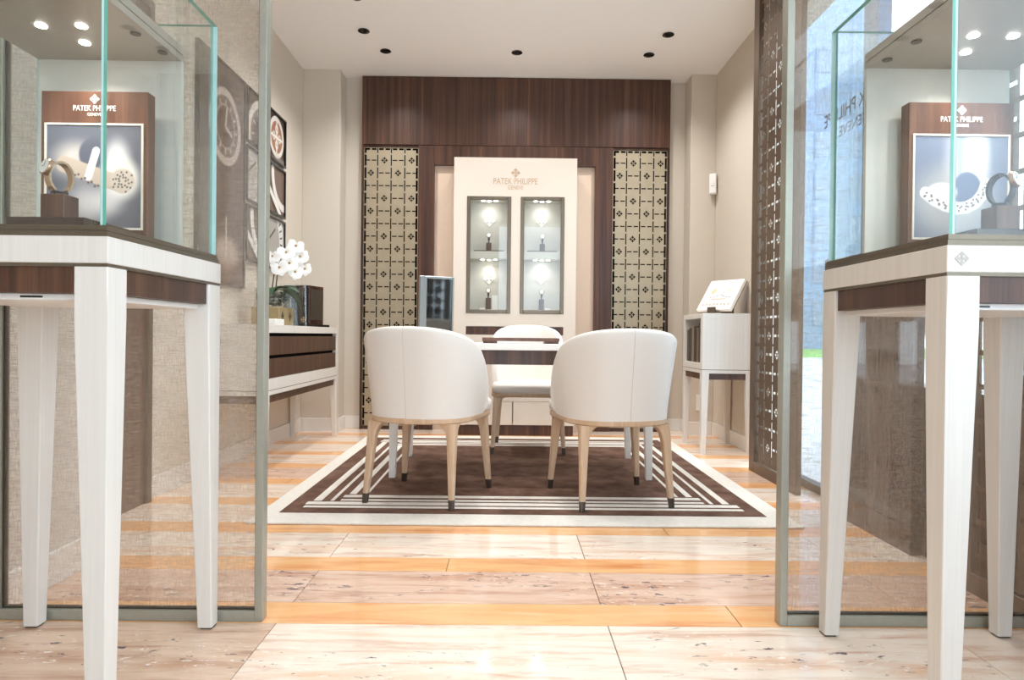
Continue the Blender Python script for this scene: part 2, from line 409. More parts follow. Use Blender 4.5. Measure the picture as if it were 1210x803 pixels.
# ------------------------------------------------------------------ linen glass partitions
def partition(x0, x1, label, zt=2.6):
    t = thing('glass_partition', label, 'partition', ((x0+x1)/2, 1.815, 0))
    hw = (x1-x0)/2; d = .036; st = .021
    B('stile', t, post_metal, (-hw, -hw+st, 0, d, 0, zt), bev=.0015); B('stile', t, post_metal, (hw-st, hw, 0, d, 0, zt), bev=.0015)
    B('rail', t, post_metal, (-hw+st, hw-st, 0, d, 0, .030), bev=.0015); B('rail', t, post_metal, (-hw+st, hw-st, 0, d, zt-.03, zt), bev=.0015)
    B('bead', t, bronze_d, (-hw+st, -hw+st+.004, .010, .026, .030, zt-.03), (hw-st-.004, hw-st, .010, .026, .030, zt-.03), (-hw+st, hw-st, .010, .026, .03, .034))
    B('glass_pane', t, linen_glass, (-hw+st+.004, hw-st-.004, .014, .022, .034, zt-.03))
partition(-1.418, -.673, 'bronze-framed linen-veiled glass partition beside the watch posters')
partition(.764, 1.50, 'bronze-framed linen-veiled glass partition beside the street window')

# ------------------------------------------------------------------ laser-cut lattice sheets
def lattice_mesh(name, ncol, wcol, nun, unit, thick, sw, bw, gap, mat):
    # sheet in the XZ plane, x from 0, z downwards from 0; holes are slots and cross-shaped emblems
    Wd = ncol*wcol; Hd = nun*unit; holes = []
    for b in range(ncol+1):
        hw = bw if b in (0, ncol) else sw
        xa = b*wcol-hw/2; xb = b*wcol+hw/2
        if b == 0: xa, xb = 0.004, hw
        if b == ncol: xa, xb = Wd-hw, Wd-.004
        for k in range(int(nun)+2):
            ya = max((k-.5)*unit+gap/2, .004); yb = min((k+.5)*unit-gap/2, Hd-.004)
            if yb > ya: holes.append((xa, xb, ya, yb))
    for c in range(ncol):
        for r in range(int(nun)+1):
            top = r == 0
            if top or r % 3 == 0 or r % 3 == (1 if c % 2 == 0 else 2):
                hh = bw if top else sw; ya = r*unit-hh/2; yb = r*unit+hh/2
                if top: ya, yb = .004, bw
                if yb > Hd: continue
                l = c*wcol; holes.append((l+.5*sw+.006, l+wcol/2-gap/2, ya, yb)); holes.append((l+wcol/2+gap/2, l+wcol-.5*sw-.006, ya, yb))
            elif r*unit+.04 < Hd:
                cx = (c+.5)*wcol; cy = r*unit; q = .0080
                for j, row in enumerate(('...#...', '..###..', '.#.#.#.', '###.###', '.#.#.#.', '..###..', '...#...')):
                    for i, ch in enumerate(row):
                        if ch == '#': holes.append((cx+(i-3.5)*q, cx+(i-2.5)*q, cy+(j-3.5)*q, cy+(j-2.5)*q))
    xs = sorted({0, round(Wd, 5)} | {round(v, 5) for h in holes for v in h[:2]})
    ys = sorted({0, round(Hd, 5)} | {round(v, 5) for h in holes for v in h[2:]})
    xi = {v: i for i, v in enumerate(xs)}; yi = {v: i for i, v in enumerate(ys)}
    solid = np.ones((len(ys)-1, len(xs)-1), bool)
    for a, b, c_, d in holes: solid[yi[round(c_, 5)]:yi[round(d, 5)], xi[round(a, 5)]:xi[round(b, 5)]] = False
    V = []; Fc = []
    def quad(p, q, r, s): n = len(V); V.extend((p, q, r, s)); Fc.append((n, n+1, n+2, n+3))
    t = thick
    for j in range(solid.shape[0]):
        za, zb = -ys[j], -ys[j+1]; i = 0
        while i < solid.shape[1]:
            if not solid[j, i]: i += 1; continue
            k = i
            while k < solid.shape[1] and solid[j, k]: k += 1
            xa, xb = xs[i], xs[k]
            quad((xa, 0, zb), (xb, 0, zb), (xb, 0, za), (xa, 0, za)); quad((xa, t, za), (xb, t, za), (xb, t, zb), (xa, t, zb))
            quad((xa, 0, za), (xa, t, za), (xa, t, zb), (xa, 0, zb)); quad((xb, 0, zb), (xb, t, zb), (xb, t, za), (xb, 0, za))
            i = k
        for i in range(solid.shape[1]):
            if solid[j, i]:
                if j == 0 or not solid[j-1, i]: quad((xs[i], 0, za), (xs[i+1], 0, za), (xs[i+1], t, za), (xs[i], t, za))
                if j == solid.shape[0]-1 or not solid[j+1, i]: quad((xs[i], t, zb), (xs[i+1], t, zb), (xs[i+1], 0, zb), (xs[i], 0, zb))
    me = bpy.data.meshes.new(name); me.from_pydata(V, [], Fc); me.materials.append(mat); return me, Wd, Hd

# ------------------------------------------------------------------ walnut wall unit at the back
WY = 5.525
wu = thing('wall_panelling', 'dark walnut wall panelling with a deep header board across the back wall', 'panelling', (.05, WY, 0))
X = lambda v: v-.05
B('header_board', wu, walnut, (X(-1.245), X(1.347), 0, .074, 2.395, CEIL-.004), bev=.001)
B('side_board', wu, walnut, (X(-1.245), X(-1.232), 0, .074, 0, 2.39)); B('side_board', wu, walnut, (X(1.336), X(1.347), 0, .074, 0, 2.39))
B('upright_board', wu, walnut, (X(-.768), X(-.634), 0, .074, 0, 2.39), bev=.001); B('upright_board', wu, walnut, (X(.720), X(.868), 0, .074, 0, 2.39), bev=.001)
B('lintel_board', wu, walnut, (X(-.634), X(.720), .001, .074, 2.232, 2.392), bev=.001)
B('recess_panel', wu, peach_lit, (X(-.634), X(.720), .045, .07, .0, 2.232))
B('backing_board', wu, black, (X(-1.232), X(-.768), .060, .074, 0, 2.385)); B('backing_board', wu, black, (X(.868), X(1.336), .060, .074, 0, 2.385))
for tb in ((X(-1.232), X(-.768), .012, .06, 2.378, 2.39), (X(.868), X(1.336), .012, .06, 2.378, 2.39), (X(-1.232), X(-.768), .012, .06, 0, .03), (X(.868), X(1.336), .012, .06, 0, .03)): B('trim_board', wu, walnut, tb)
lat_me, LW, LH = lattice_mesh('lattice_sheet', 4, .1145, 22, .1065, .003, .0098, .021, .014, lat_m)
for x in (-1.229, .872):
    lo = link('lattice_panel', lat_me, wu, (X(x), .018, .03+LH)); lo['label'] = 'champagne metal lattice sheet with cross-shaped cutouts'
    B('edge_bar', lo, bronze_d, (0, .004, .003, .04, -LH, 0)); B('edge_bar', lo, bronze_d, (LW-.004, LW, .003, .04, -LH, 0))

# cream watch cabinet in the middle
CY = 5.245
cab = thing('watch_cabinet', 'tall cream wall cabinet with two lit glazed watch niches', 'cabinet', (.047, CY, 0))
cx0, cx1 = -.491, .491
n1 = (-.386, -.032); n2 = (.043, .394)          # outer frame spans of the two niches
zb, zt = .978, 1.911
B('body_panel', cab, cream_lac, (cx0, n1[0], 0, .02, .083, 2.22), (n1[1], n2[0], 0, .02, zb, zt), (n2[1], cx1, 0, .02, .083, 2.22),
  (n1[0], n2[1], 0, .02, zt, 2.22), (n1[0], n2[1], 0, .02, .874, zb), (n1[0], n2[1], 0, .02, .276, .806))
B('carcass', cab, cream_lac, (cx0, cx0+.018, .02, .30, .083, 2.22), (cx1-.018, cx1, .02, .30, .083, 2.22), (cx0+.018, cx1-.018, .02, .30, 2.2, 2.22), (cx0+.018, cx1-.018, .02, .3, .083, .1), (cx0, cx1, .28, .3, .1, 2.2))
B('walnut_strip', cab, walnut, (n1[0], n2[1], .004, .02, .808, .872))
for a, b in ((-.47, -.008), (-.004, .47)):
    B('drawer_front', cab, cream_lac, (a+.004, b, .002, .02, .086, .274), bev=.001)
B('plinth', cab, walnut, (-.44, .481, .01, .28, 0, .083))
for (a, b) in (n1, n2):
    fw = .030
    B('niche_frame', cab, bronze, (a, a+fw, -.006, .012, zb, zt), (b-fw, b, -.006, .012, zb, zt), (a+fw, b-fw, -.006, .012, zt-fw, zt), (a+fw, b-fw, -.006, .012, zb, zb+fw), bev=.003)
    lin = B('niche_lining', cab, niche_m, (a+.012, a+.02, .012, .17, zb, zt), (b-.02, b-.012, .012, .17, zb, zt), (a+.02, b-.02, .162, .17, zb, zt), (a+.02, b-.02, .012, .162, zt-.02, zt-.012), (a+.02, b-.02, .012, .162, zb+.012, zb+.02))
    B('glass_door', cab, glass, (a+fw, b-fw, .000, .004, zb+fw, zt-fw))
    mid = 1.415
    B('shelf', cab, niche_m, (a+.02, b-.02, .02, .162, mid, mid+.06), bev=.001)
    for z in (zb+.02, mid+.06):
        B('tray', cab, walnut, (a+.055, b-.055, .03, .13, z, z+.010))
    for z, ez in ((zt-.02, 1.742), (mid, 1.268)):
        for k in (-1, 0, 1):
            bm = bmesh.new(); lathe(bm, [(.014, z-.004), (.014, z)], 14, (a+b)/2+k*.052, .075+(.02 if k == 0 else 0)); fin(bm, 'lamp_lens', lamp_e, cab)
        emblem(cab, .048, white_print, ((a+b)/2, .1615, ez), FRONT, .004)
        spot('niche_light', ((a+b)/2, .09, z-.012), 1.25, 150, 1, .02, (1, .98, .95), parent=cab)
emblem(cab, .038, tan_print, (0, -.0003, 2.100), FRONT, .0008)
text('lettering', 'PATEK PHILIPPE', .352, .048, tan_print, cab, (0, -.0003, 2.034), FRONT)
text('lettering', 'GENEVE', .122, .032, tan_print, cab, (0, -.0003, 1.982), FRONT)
# watches in the niches
def niche_watch(x, z, tall, metal, lab):
    t = thing('wristwatch', lab, 'watch', (x, CY+.075, z), 0, 'watches in the wall cabinet')
    B('stand_block', t, walnut, (-.021, .021, -.02, .02, 0, tall), bev=.001)
    bm = bmesh.new(); lathe(bm, [(.006, tall), (.006, tall+.03)], 10); fin(bm, 'stand_neck', strap_m, t)
    bm = bmesh.new(); pts = [(0, .018*math.sin(a)*.9, tall+.052+.030*math.cos(a)) for a in [2*math.pi*i/18 for i in range(19)]]
    rings = [[Vector((s*.008, p[1]*k, tall+.052+(p[2]-tall-.052)*k)) for s, k in ((-1, 1), (1, 1), (1, .84), (-1, .84))] for p in pts]
    loft(bm, rings); fin(bm, 'strap', strap_m, t, True)
    bm = bmesh.new(); lathe(bm, [(.017, 0), (.021, .003), (.021, .007), (.018, .010)], 20); c = fin(bm, 'case', metal, t, True, (0, -.016, tall+.058), (math.radians(75), 0, 0))
    bm = bmesh.new(); lathe(bm, [(.016, .010), (.016, .0108)], 20); fin(bm, 'dial', dial_m, c)
na, nb = .047+sum(n1)/2, .047+sum(n2)/2; zl, zu = zb+.03, 1.485
niche_watch(na-.002, zu, .064, silver, 'silver watch in the niche above the upright white card')
niche_watch(nb+.004, zu, .058, silver, 'silver watch in the upper niche over the one without an upright card')
niche_watch(na-.002, zl, .095, rose, 'watch on a walnut block in a lower niche, next to the upright white card')
niche_watch(nb+.002, zl, .088, rose, 'watch on a walnut block in a lower niche, beside only a small white tag')
tag(B('info_card', None, paper, (na+.028, na+.075, CY+.07, CY+.074, zl, zl+.118)), 'upright white card standing in a lower cabinet niche', 'card')
tag(B('price_tag', None, paper, (na-.07, na-.03, CY+.06, CY+.08, zl, zl+.016)), 'small white tag left of the watch beside the upright card', 'tag')
tag(B('price_tag', None, paper, (nb+.03, nb+.07, CY+.06, CY+.08, zl, zl+.016)), 'small white tag in the lower niche that has no upright card', 'tag')

# ------------------------------------------------------------------ bronze lattice screens of the street bay
scr_me, SW_, SH_ = lattice_mesh('screen_sheet', 4, .110, 26, .1065, .002, .0135, .032, .016, scr_m)
def screen(y0, y1, label):
    t = thing('lattice_screen', label, 'screen', (1.475, (y0+y1)/2, 0)); L = (y1-y0)/2
    B('stile', t, scr_m, (0, .03, -L, -L+.11, 0, CEIL-.01), bev=.002); B('stile', t, scr_m, (0, .03, L-.08, L, 0, CEIL-.01), bev=.002)
    B('rail', t, scr_m, (.0, .03, -L+.11, L-.08, 0, .065), bev=.002); B('rail', t, scr_m, (0, .03, -L+.11, L-.08, .075+SH_, CEIL-.01), bev=.002)
    o = link('screen_sheet', scr_me, t, (.012, L-.08-.005, .07+SH_), (0, 0, -math.pi/2)); o.scale = ((2*L-.2)/SW_, 1, 1)
screen(3.335, 3.985, 'bronze lattice screen beside the book cabinet wall')
screen(1.30, 2.15, 'bronze lattice screen behind the vitrine by the street window')
lp = thing('low_screen', 'low dark walnut screen in front of the street window', 'screen', (1.508, 2.766, 0))
B('board', lp, walnut_gloss, (0, .03, -.335, .335, .10, 1.17), bev=.002); B('frame_post', lp, walnut_gloss, (-.006, .036, -.345, -.30, 0, 1.175)); B('frame_post', lp, walnut_gloss, (-.006, .036, .30, .345, 0, 1.175))
B('rail', lp, walnut_gloss, (-.006, .036, -.30, .30, 0, .10)); B('rail', lp, walnut_gloss, (-.006, .036, -.30, .30, .60, .63))
tag(B('baseboard_bay', None, walnut, (1.550, 1.60, -2.5, 3.10, 0, .14)), kind='structure')

# ------------------------------------------------------------------ display vitrines on tall legs
def pane(parent, b, edge_axis):
    # a glass pane whose thin faces carry the green of the cut edge; edge_axis = thickness axis
    bm = bmesh.new(); add_box(bm, b); bm.normal_update()
    for f in bm.faces:
        n = f.normal; ax = max(range(3), key=lambda i: abs(n[i]))
        f.material_index = 0 if ax == edge_axis else (2 if ax == 1 else 1)
    return fin(bm, 'glass_pane', [glass, glass_edge, glass_edge_l], parent)
def vitrine(cx, cy, out, label):
    # out = -1 / +1: the side away from the middle of the room
    t = thing('display_vitrine', label, 'display case', (cx, cy, 0)); h = .2535
    for sx in (-1, 1):
        for sy in (-1, 1):
            taper_leg('leg', t, ash, sx*(h-.001), sy*(h-.001), -sx, -sy, .067, .038, .006, .927, .10)
            B('foot_pad', t, bronze_d, tuple(sorted((sx*(h-.003), sx*(h-.033))))+tuple(sorted((sy*(h-.003), sy*(h-.033))))+(0, .006))
    B('reveal_strip', t, bronze, (-h+.002, h-.002, -h+.002, h-.002, .927, .934))
    B('top_slab', t, ash, (-h, h, -h, h, .934, .987), bev=.0015)
    B('apron', t, walnut, (-h+.067, h-.067, -h+.008, -h+.026, .875, .927)); B('apron', t, walnut, (-h+.067, h-.067, h-.026, h-.008, .875, .927))
    B('apron', t, walnut, (-h+.008, -h+.026, -h+.067, h-.067, .875, .927)); B('apron', t, walnut, (h-.026, h-.008, -h+.067, h-.067, .875, .927))
    u = B('service_tray', t, white_p, (-h+.03, h-.03, -h+.03, h-.03, .862, .875), bev=.001)
    B('vent_slot', u, black_g, *[(x, x+.045, -h+.0295, -h+.031, .8665, .8705) for x in (-.19, -.06, .06)])
    B('trim', t, bronze, (-h+.004, h-.004, -h+.004, h-.004, .987, .998), (-h+.007, h-.007, -h+.007, h-.007, .9995, 1.010), (-h+.009, h-.009, -h+.009, h-.009, .998, .9995))
    g = h-.010; z0, z1, th = 1.010, 1.630, .0115
    pane(t, (-g, -g+th, -g, g, z0, z1), 0); pane(t, (g-th, g, -g, g, z0, z1), 0)
    pane(t, (-g+th+.0005, g-th-.0005, -g, -g+th, z0, z1), 1); pane(t, (-g+th+.0005, g-th-.0005, g-th, g, z0, z1), 1)
    for sx in (-1, 1):
        B('corner_joint', t, glass_edge, tuple(sorted((sx*g, sx*(g-.0065))))+(-g-.0006, -g, z0, z1))
    hc = out*.026; hx = .190; ya, yb = cy-cy-.155, .222
    B('back_panel', t, vit_back, (hc-hx, hc+hx, yb-.012, yb, 1.010, 1.522))
    hood = B('hood', t, hood_m, (hc-hx, hc+hx, ya, yb, 1.522, 1.538), (hc-hx, hc+hx, ya, yb, 1.541, 1.562), (hc-hx+.003, hc+hx-.003, ya+.003, yb-.003, 1.538, 1.541))
    for lx, ly, on in ((hc-.045, .015, 1), (hc+.05, .015, 1), (hc, .105, 1), (hc-out*.158, .05, 0), (hc-out*.168, .155, 0)):
        bm = bmesh.new(); lathe(bm, [(.012, 1.5195), (.012, 1.5222)], 18, lx, ly); fin(bm, 'lamp_lens' if on else 'spare_socket', lamp_e if on else bronze_d, hood)
        if on: spot('vitrine_light', (lx, ly, 1.512), 2.2, 130, 1, .012, (1, .98, .95), parent=t)
    if out > 0: emblem(t, .0145, grey_print, (-.224, -h-.0002, .961), FRONT, .0006)
    return t
VL = (-1.042, 1.549); VR = (1.112, 1.535)
vitrine(*VL, -1, 'pale ash display table with glass vitrine in front of the poster wall partition')
vitrine(*VR, 1, 'pale ash display table with glass vitrine by the street window')

def sm(a, b, x): t = np.clip((x-a)/(b-a), 0, 1); return t*t*(3-2*t)
def L3(c): return np.array(c, float)[None, None, :]
def over(base, mask, col): return base*(1-mask[..., None]) + L3(col)*mask[..., None]
def disc(u, v, cx, cy, rx, ry, soft=.12): return 1-sm(1-soft, 1+soft, np.hypot((u-cx)/rx, (v-cy)/ry))
def ring(u, v, cx, cy, rx, ry, wd, soft=.03): d = np.hypot((u-cx)/rx, (v-cy)/ry); return 1-sm(wd, wd+soft, np.abs(d-1))
def seg(u, v, a, b, wd, soft=.01):
    ax, ay = a; bx, by = b; t = np.clip(((u-ax)*(bx-ax)+(v-ay)*(by-ay))/((bx-ax)**2+(by-ay)**2), 0, 1)
    return 1-sm(wd, wd+soft, np.hypot(u-ax-t*(bx-ax), v-ay-t*(by-ay)))
def movement_print(u, v):
    c = over(np.ones(u.shape+(3,))*L3((104, 106, 116)), sm(0, .5, v)*.25, (84, 86, 96))
    c = over(c, disc(u, v, .30, .34, .22, .16, .7)*.8, (240, 226, 214)); c = over(c, disc(u, v, .74, .36, .13, .2, .6)*.9, (246, 240, 234))
    c = over(c, disc(u, v, .47, .28, .13, .15, .12), (98, 100, 112)); c = over(c, disc(u, v, .78, .52, .20, .20, .35), (240, 232, 222))
    c = over(c, disc(u, v, .44, .76, .20, .18, .9)*.75, (250, 240, 234)); c = over(c, disc(u, v, .66, .74, .14, .12, .8)*.7, (248, 240, 236))
    c = over(c, seg(u, v, (.18, .38), (.80, .58), .075), (206, 186, 168)); c = over(c, seg(u, v, (.44, .50), (.52, .25), .035), (248, 244, 240))
    c = over(c, disc(u, v, .80, .54, .13, .12, .1), (214, 198, 182))
    for i in range(26):
        a = i*2.4; r = .03+.085*((i*37 % 17)/17); c = over(c, disc(u, v, .80+r*math.cos(a)*1.1, .54+r*math.sin(a), .010, .010, .4), (74, 68, 66))
    for i in range(9): c = over(c, disc(u, v, .30+.035*i, .475+.018*i+.012*(-1)**i, .012, .012, .4), (96, 86, 80))
    return c
def bracelet_print(u, v):
    c = over(np.ones(u.shape+(3,))*L3((120, 130, 150)), sm(.2, 1, v)*.3, (100, 108, 126))
    c = over(c, disc(u, v, .42, .66, .42, .36, .5)*.65, (214, 208, 200)); c = over(c, disc(u, v, .66, .22, .13, .34, .6)*.9, (244, 238, 234)); c = over(c, disc(u, v, .40, .2, .08, .3, .8)*.4, (220, 214, 214))
    c = over(c, disc(u, v, .57, .52, .15, .17, .1), (104, 116, 142))
    pts = [(.12, .56), (.22, .63), (.33, .68), (.45, .71), (.56, .70), (.66, .65), (.73, .57), (.77, .47)]
    for i, (a, b) in enumerate(zip(pts, pts[1:])): c = over(c, seg(u, v, a, b, .055), (236, 232, 228))
    c = over(c, disc(u, v, .3, .55, .16, .09, .2), (240, 236, 232))
    for i in range(42):
        q = (i*.618) % 1*7; k = min(int(q), 6); f = q-k; x = pts[k][0]*(1-f)+pts[k+1][0]*f; yv = pts[k][1]*(1-f)+pts[k+1][1]*f
        c = over(c, disc(u, v, x+.03*math.sin(i*5.1), yv+.03*math.cos(i*3.7), .012, .010, .4), (118, 112, 114))
    return c
def board(cx, label, fn):
    yb_ = 1.69; t = thing('display_board', label, 'display board', (cx, yb_, 1.010)); hw = .136
    B('board', t, walnut_h, (-hw, hw, 0, .035, 0, .404), bev=.001)
    B('picture_border', t, ivory, (-.126, -.121, -.003, 0, .05, .322), (.121, .126, -.003, 0, .05, .322), (-.121, .121, -.003, 0, .317, .322), (-.121, .121, -.003, 0, .05, .055))
    picture('picture', t, .242, .262, 140, 150, fn, (0, -.0008, .186))
    emblem(t, .0125, white_print, (0, -.0002, .384), FRONT, .0008)
    text('lettering', 'PATEK PHILIPPE', .108, .0135, white_print, t, (0, -.0002, .361), FRONT, .0008); text('lettering', 'GENEVE', .036, .0078, white_print, t, (0, -.0002, .345), FRONT, .0008)
board(VL[0]-.023, 'walnut display board with a print of a watch movement', movement_print)
board(VR[0]+.053, 'walnut display board with a print of a silver bracelet', bracelet_print)
def stand_and_watch(cx, cy, out, metal, strapm, l1, l2, l3):
    tag(B('riser', None, walnut_gloss, (cx-.085, cx+.085, cy-.045, cy+.12, 1.010, 1.046), bev=.001), l1, 'riser')
    tag(B('watch_stand', None, walnut_h, (cx-.026, cx+.026, cy-.024, cy+.026, 1.046, 1.101), bev=.001), l2, 'stand')
    t = thing('wristwatch', l3, 'watch', (cx, cy, 1.101), math.radians(out*28))
    bm = bmesh.new(); rings = []
    for i in range(29):
        a = math.radians(-150+300*i/28)            # loop open at the bottom
        p = Vector((0, .027*math.sin(a), .040+.036*math.cos(a))); q = Vector((0, .0220*math.sin(a), .040+.0310*math.cos(a))); wd = .0105 if abs(a) < 1 else .0095
        rings.append([p+Vector((-wd, 0, 0)), p+Vector((wd, 0, 0)), q+Vector((wd, 0, 0)), q+Vector((-wd, 0, 0))])
    loft(bm, rings); fin(bm, 'strap', strapm, t, True)
    B('cuff_foot', t, strap_m, (-.008, .008, -.016, .016, 0, .010), bev=.002)
    q = Matrix.Rotation(math.radians(38), 4, 'X'); 
    bm = bmesh.new(); lathe(bm, [(.015, -.004), (.019, -.002), (.020, .002), (.0185, .006), (.0165, .0065)], 28); case = fin(bm, 'case', metal, t, True, (0, -.0255, .058), (math.radians(74), 0, 0))
    bm = bmesh.new(); lathe(bm, [(.0162, .0060), (.0162, .0068)], 28); fin(bm, 'dial', dial_m, case)
    B('hand', case, strap_m, (-.0005, .0005, 0, .013, .0068, .0073)); B('hand', case, strap_m, (-.009, .0, -.0005, .0005, .0068, .0073))
    bm = bmesh.new(); lathe(bm, [(.003, 0), (.003, .004)], 10); fin(bm, 'crown', metal, case, False, (.019, 0, .001), (0, math.pi/2, 0))
stand_and_watch(-1.003, 1.47, -1, rose, rose, 'dark walnut riser in the vitrine by the poster wall', 'walnut block stand in front of the watch movement print', 'rose gold watch standing before the watch movement print')
stand_and_watch(1.108, 1.475, 1, rose, strap_m, 'dark walnut riser in the vitrine by the street window', 'walnut block stand in front of the bracelet print', 'rose gold watch on dark strap before the bracelet print')

# ------------------------------------------------------------------ rug
rug = thing('area_rug', 'cream-bordered brown rug with pale pinstripe frames under the desk', 'rug', (.0825, 3.946, 0))
rx0, rx1, ry0, ry1 = -1.172, 1.172, -1.204, 1.204
B('border', rug, cream_rug, (rx0, rx1, ry0, ry1, 0.0005, .010), bev=.003)
B('field', rug, brown_rug, (rx0+.088, rx1-.100, ry0+.15, ry1-.13, .010, .0115))
def stripe(a, b, c, d): B('stripe', rug, cream_rug, (a-.0825, b-.0825, c-3.946, d-3.946, .0115, .0125))
for (a, b, c, d) in ((-.923, 1.086, 2.978, 3.010), (-.930, 1.086, 3.033, 3.081), (-.786, .942, 3.103, 3.134), (-.790, .945, 3.168, 3.214)):
    stripe(a, b, c, d); stripe(a, b, 7.905-d, 7.905-c)
for (a, b, ys) in ((-.911, -.873, 3.10), (-.832, -.815, 3.10), (-.773, -.740, 3.233), (-.695, -.681, 3.233), (1.024, 1.058, 3.10), (.966, .983, 3.10), (.888, .919, 3.233), (.834, .849, 3.233)):
    stripe(a, b, ys, 7.905-ys)

# ------------------------------------------------------------------ armchairs
RUGZ = .0126
def make_chair(label, loc, rz, hb=.825, flare=.046, aw=.252, group=None, mat=None):
    t = thing('armchair', label, 'chair', loc, rz, group); mat = mat or leather
    a0, b0, ys = aw, .262, .095                     # half width, back depth, front of the sides
    path = []                                        # plan of the shell, right front -> back -> left front
    for i in range(9): path.append((1, ys*(1-(i/9)**1.5), 0))
    N = 28
    for i in range(N+1):
        ph = math.pi/2-math.pi*i/N; s, c = math.sin(ph), math.cos(ph); e = 2/2.6
        path.append((math.copysign(abs(s)**e, s), 0, -abs(c)**e))
    for i in range(8, -1, -1): path.append((-1, ys*(1-(i/9)**1.5), 0))
    def P(k, A, Bk): q = path[k]; return Vector((q[0]*A, q[1]+q[2]*Bk, 0))
    n = len(path); cum = [0]
    for k in range(1, n): cum.append(cum[-1]+(P(k, a0, b0)-P(k-1, a0, b0)).length)
    tot = cum[-1]; rings = []; zb_ = .405
    for k in range(n):
        s = abs(cum[k]/tot*2-1)
        sp = max(0.0, (s-.05)/.95); rim = .468+(hb-.468)*max(0.0, 1-sp**2.15)**(1/1.95)
        d = (P(min(k+1, n-1), a0, b0)-P(max(k-1, 0), a0, b0)).normalized(); nrm = Vector((d.y, -d.x, 0))
        if nrm.dot(P(k, a0, b0)+Vector((0, -.02, 0))) < 0: nrm = -nrm
        prof = []
        nz = 9
        for j in range(nz+1):
            f = j/nz; z = zb_+(rim-.022-zb_)*f; o = flare*(1.25*f-.25*f*f)*((z-zb_)/(hb-zb_))**.3 if f > 0 else 0
            prof.append((o, z))
        oo = prof[-1][0]; th = .044
        for j in range(1, 6):
            an = math.pi*j/6; prof.append((oo-th/2+th/2*math.cos(an), rim-.022+.022*math.sin(an)))
        for j in range(6):
            f = 1-j/5; z = .44+(rim-.022-.44)*f; prof.append((oo*f-th-.012*(1-f), z))
        rings.append([P(k, a0, b0)+nrm*o+Vector((0, 0, z)) for o, z in prof])
    bm = bmesh.new(); loft(bm, rings, True, True); sh = fin(bm, 'shell', mat, t, True)
    mid = n//2; bm = bmesh.new(); tube(bm, [v+Vector((0, -.0002, 0)) for v in rings[mid][:12]], .0012, 6); fin(bm, 'seam', leather_g, sh)
    # seat cushion and oak frame
    def plan(A, Bk, fy, z, k=6):
        pts = [Vector((q[0]*A, q[2]*Bk, z)) for q in path[9:-9]]
        r = .07
        pts += [Vector((-A, fy-r, z))]+[Vector((-A+r-r*math.cos(math.radians(x)), fy-r+r*math.sin(math.radians(x)), z)) for x in (30, 60, 90)]
        pts += [Vector((A-r+r*math.sin(math.radians(x)), fy-r+r*math.cos(math.radians(x)), z)) for x in (0, 30, 60)]+[Vector((A, fy-r, z))]
        return pts
    bm = bmesh.new(); loft(bm, [plan(a0-.010, b0-.03, .274, .405), plan(a0+.002, b0-.03, .286, .420), plan(a0+.002, b0-.03, .286, .452), plan(a0-.010, b0-.04, .274, .468), plan(a0-.05, b0-.07, .24, .474)])
    fin(bm, 'seat_cushion', mat, t, True)
    bm = bmesh.new(); loft(bm, [plan(a0-.004, b0-.004, .266, .380), plan(a0+.002, b0+.002, .272, .386), plan(a0+.002, b0+.002, .272, .405)]); fin(bm, 'seat_frame', oak, t, True)
    for sx, yt, yf, xt, xf in ((-1, -.190, -.236, .197, .216), (1, -.190, -.236, .197, .216), (-1, .215, .240, .212, .240), (1, .215, .240, .212, .240)):
        bm = bmesh.new(); rg = []
        sy = 1 if yt > 0 else -1
        for z, hw, h0 in ((.045, .0135, .0135), (.16, .0165, .0165), (.25, .0190, .0190), (.31, .0210, .0210), (.340, .0240, .0215), (.360, .0290, .0215), (.373, .0370, .0215), (.382, .0480, .0215)):
            ff = max(0.0, 1-z/.382)**1.1                     # the top widens only to the inside, into the frame
            cx_, cy_ = sx*(xt+(xf-xt)*ff+h0-hw), yt+(yf-yt)*ff+sy*(h0-hw)
            rg.append(rsq(cx_, cy_, hw, hw, z, .0075, 3))
        loft(bm, rg); lg = fin(bm, 'leg', oak, t, True)
        bm = bmesh.new(); loft(bm, [rsq(sx*xf, yf, .0115, .0115, 0, .005, 3), rsq(sx*(xt+(xf-xt)*(1-.045/.382)**1.1), yt+(yf-yt)*(1-.045/.382)**1.1, .0140, .0140, .0455, .006, 3)]); fin(bm, 'ferrule', ferrule, lg, True)
    return t
make_chair('white leather barrel armchair drawn up to the desk on the orchid console side', (-.388, 3.235, RUGZ), math.radians(-16.2))
make_chair('white leather barrel armchair drawn up to the desk on the book cabinet side', (.507, 3.215, RUGZ), math.radians(11.2))
make_chair('white leather armchair behind the desk, facing the two guest armchairs', (.140, 4.60, RUGZ), math.pi, .868, .012, .245)

# ------------------------------------------------------------------ desk
dk = thing('desk', 'white desk with a walnut apron and square tapered legs', 'desk', (.0775, 3.935, RUGZ))
hx, hy = .735, .355; zt_ = .742
B('desk_top', dk, white_lac, (-hx, hx, -hy, hy, zt_-.034, zt_), bev=.003, seg=2)
B('apron', dk, walnut, (-hx+.07, hx-.07, -hy+.055, -hy+.075, zt_-.115, zt_-.034)); B('apron', dk, walnut, (-hx+.07, hx-.07, hy-.075, hy-.055, zt_-.115, zt_-.034))
B('apron', dk, walnut, (-hx+.05, -hx+.07, -hy+.06, hy-.06, zt_-.115, zt_-.034)); B('apron', dk, walnut, (hx-.07, hx-.05, -hy+.06, hy-.06, zt_-.115, zt_-.034))
for sx in (-1, 1):
    for sy in (-1, 1): taper_leg('leg', dk, white_lac, sx*(hx-.010), sy*(hy-.022), -sx, -sy, .055, .034, 0, zt_-.034, .11)
DT = RUGZ+zt_
t = thing('walnut_tray', 'low walnut presentation tray on the white desk', 'tray', (.075, 3.92, DT))
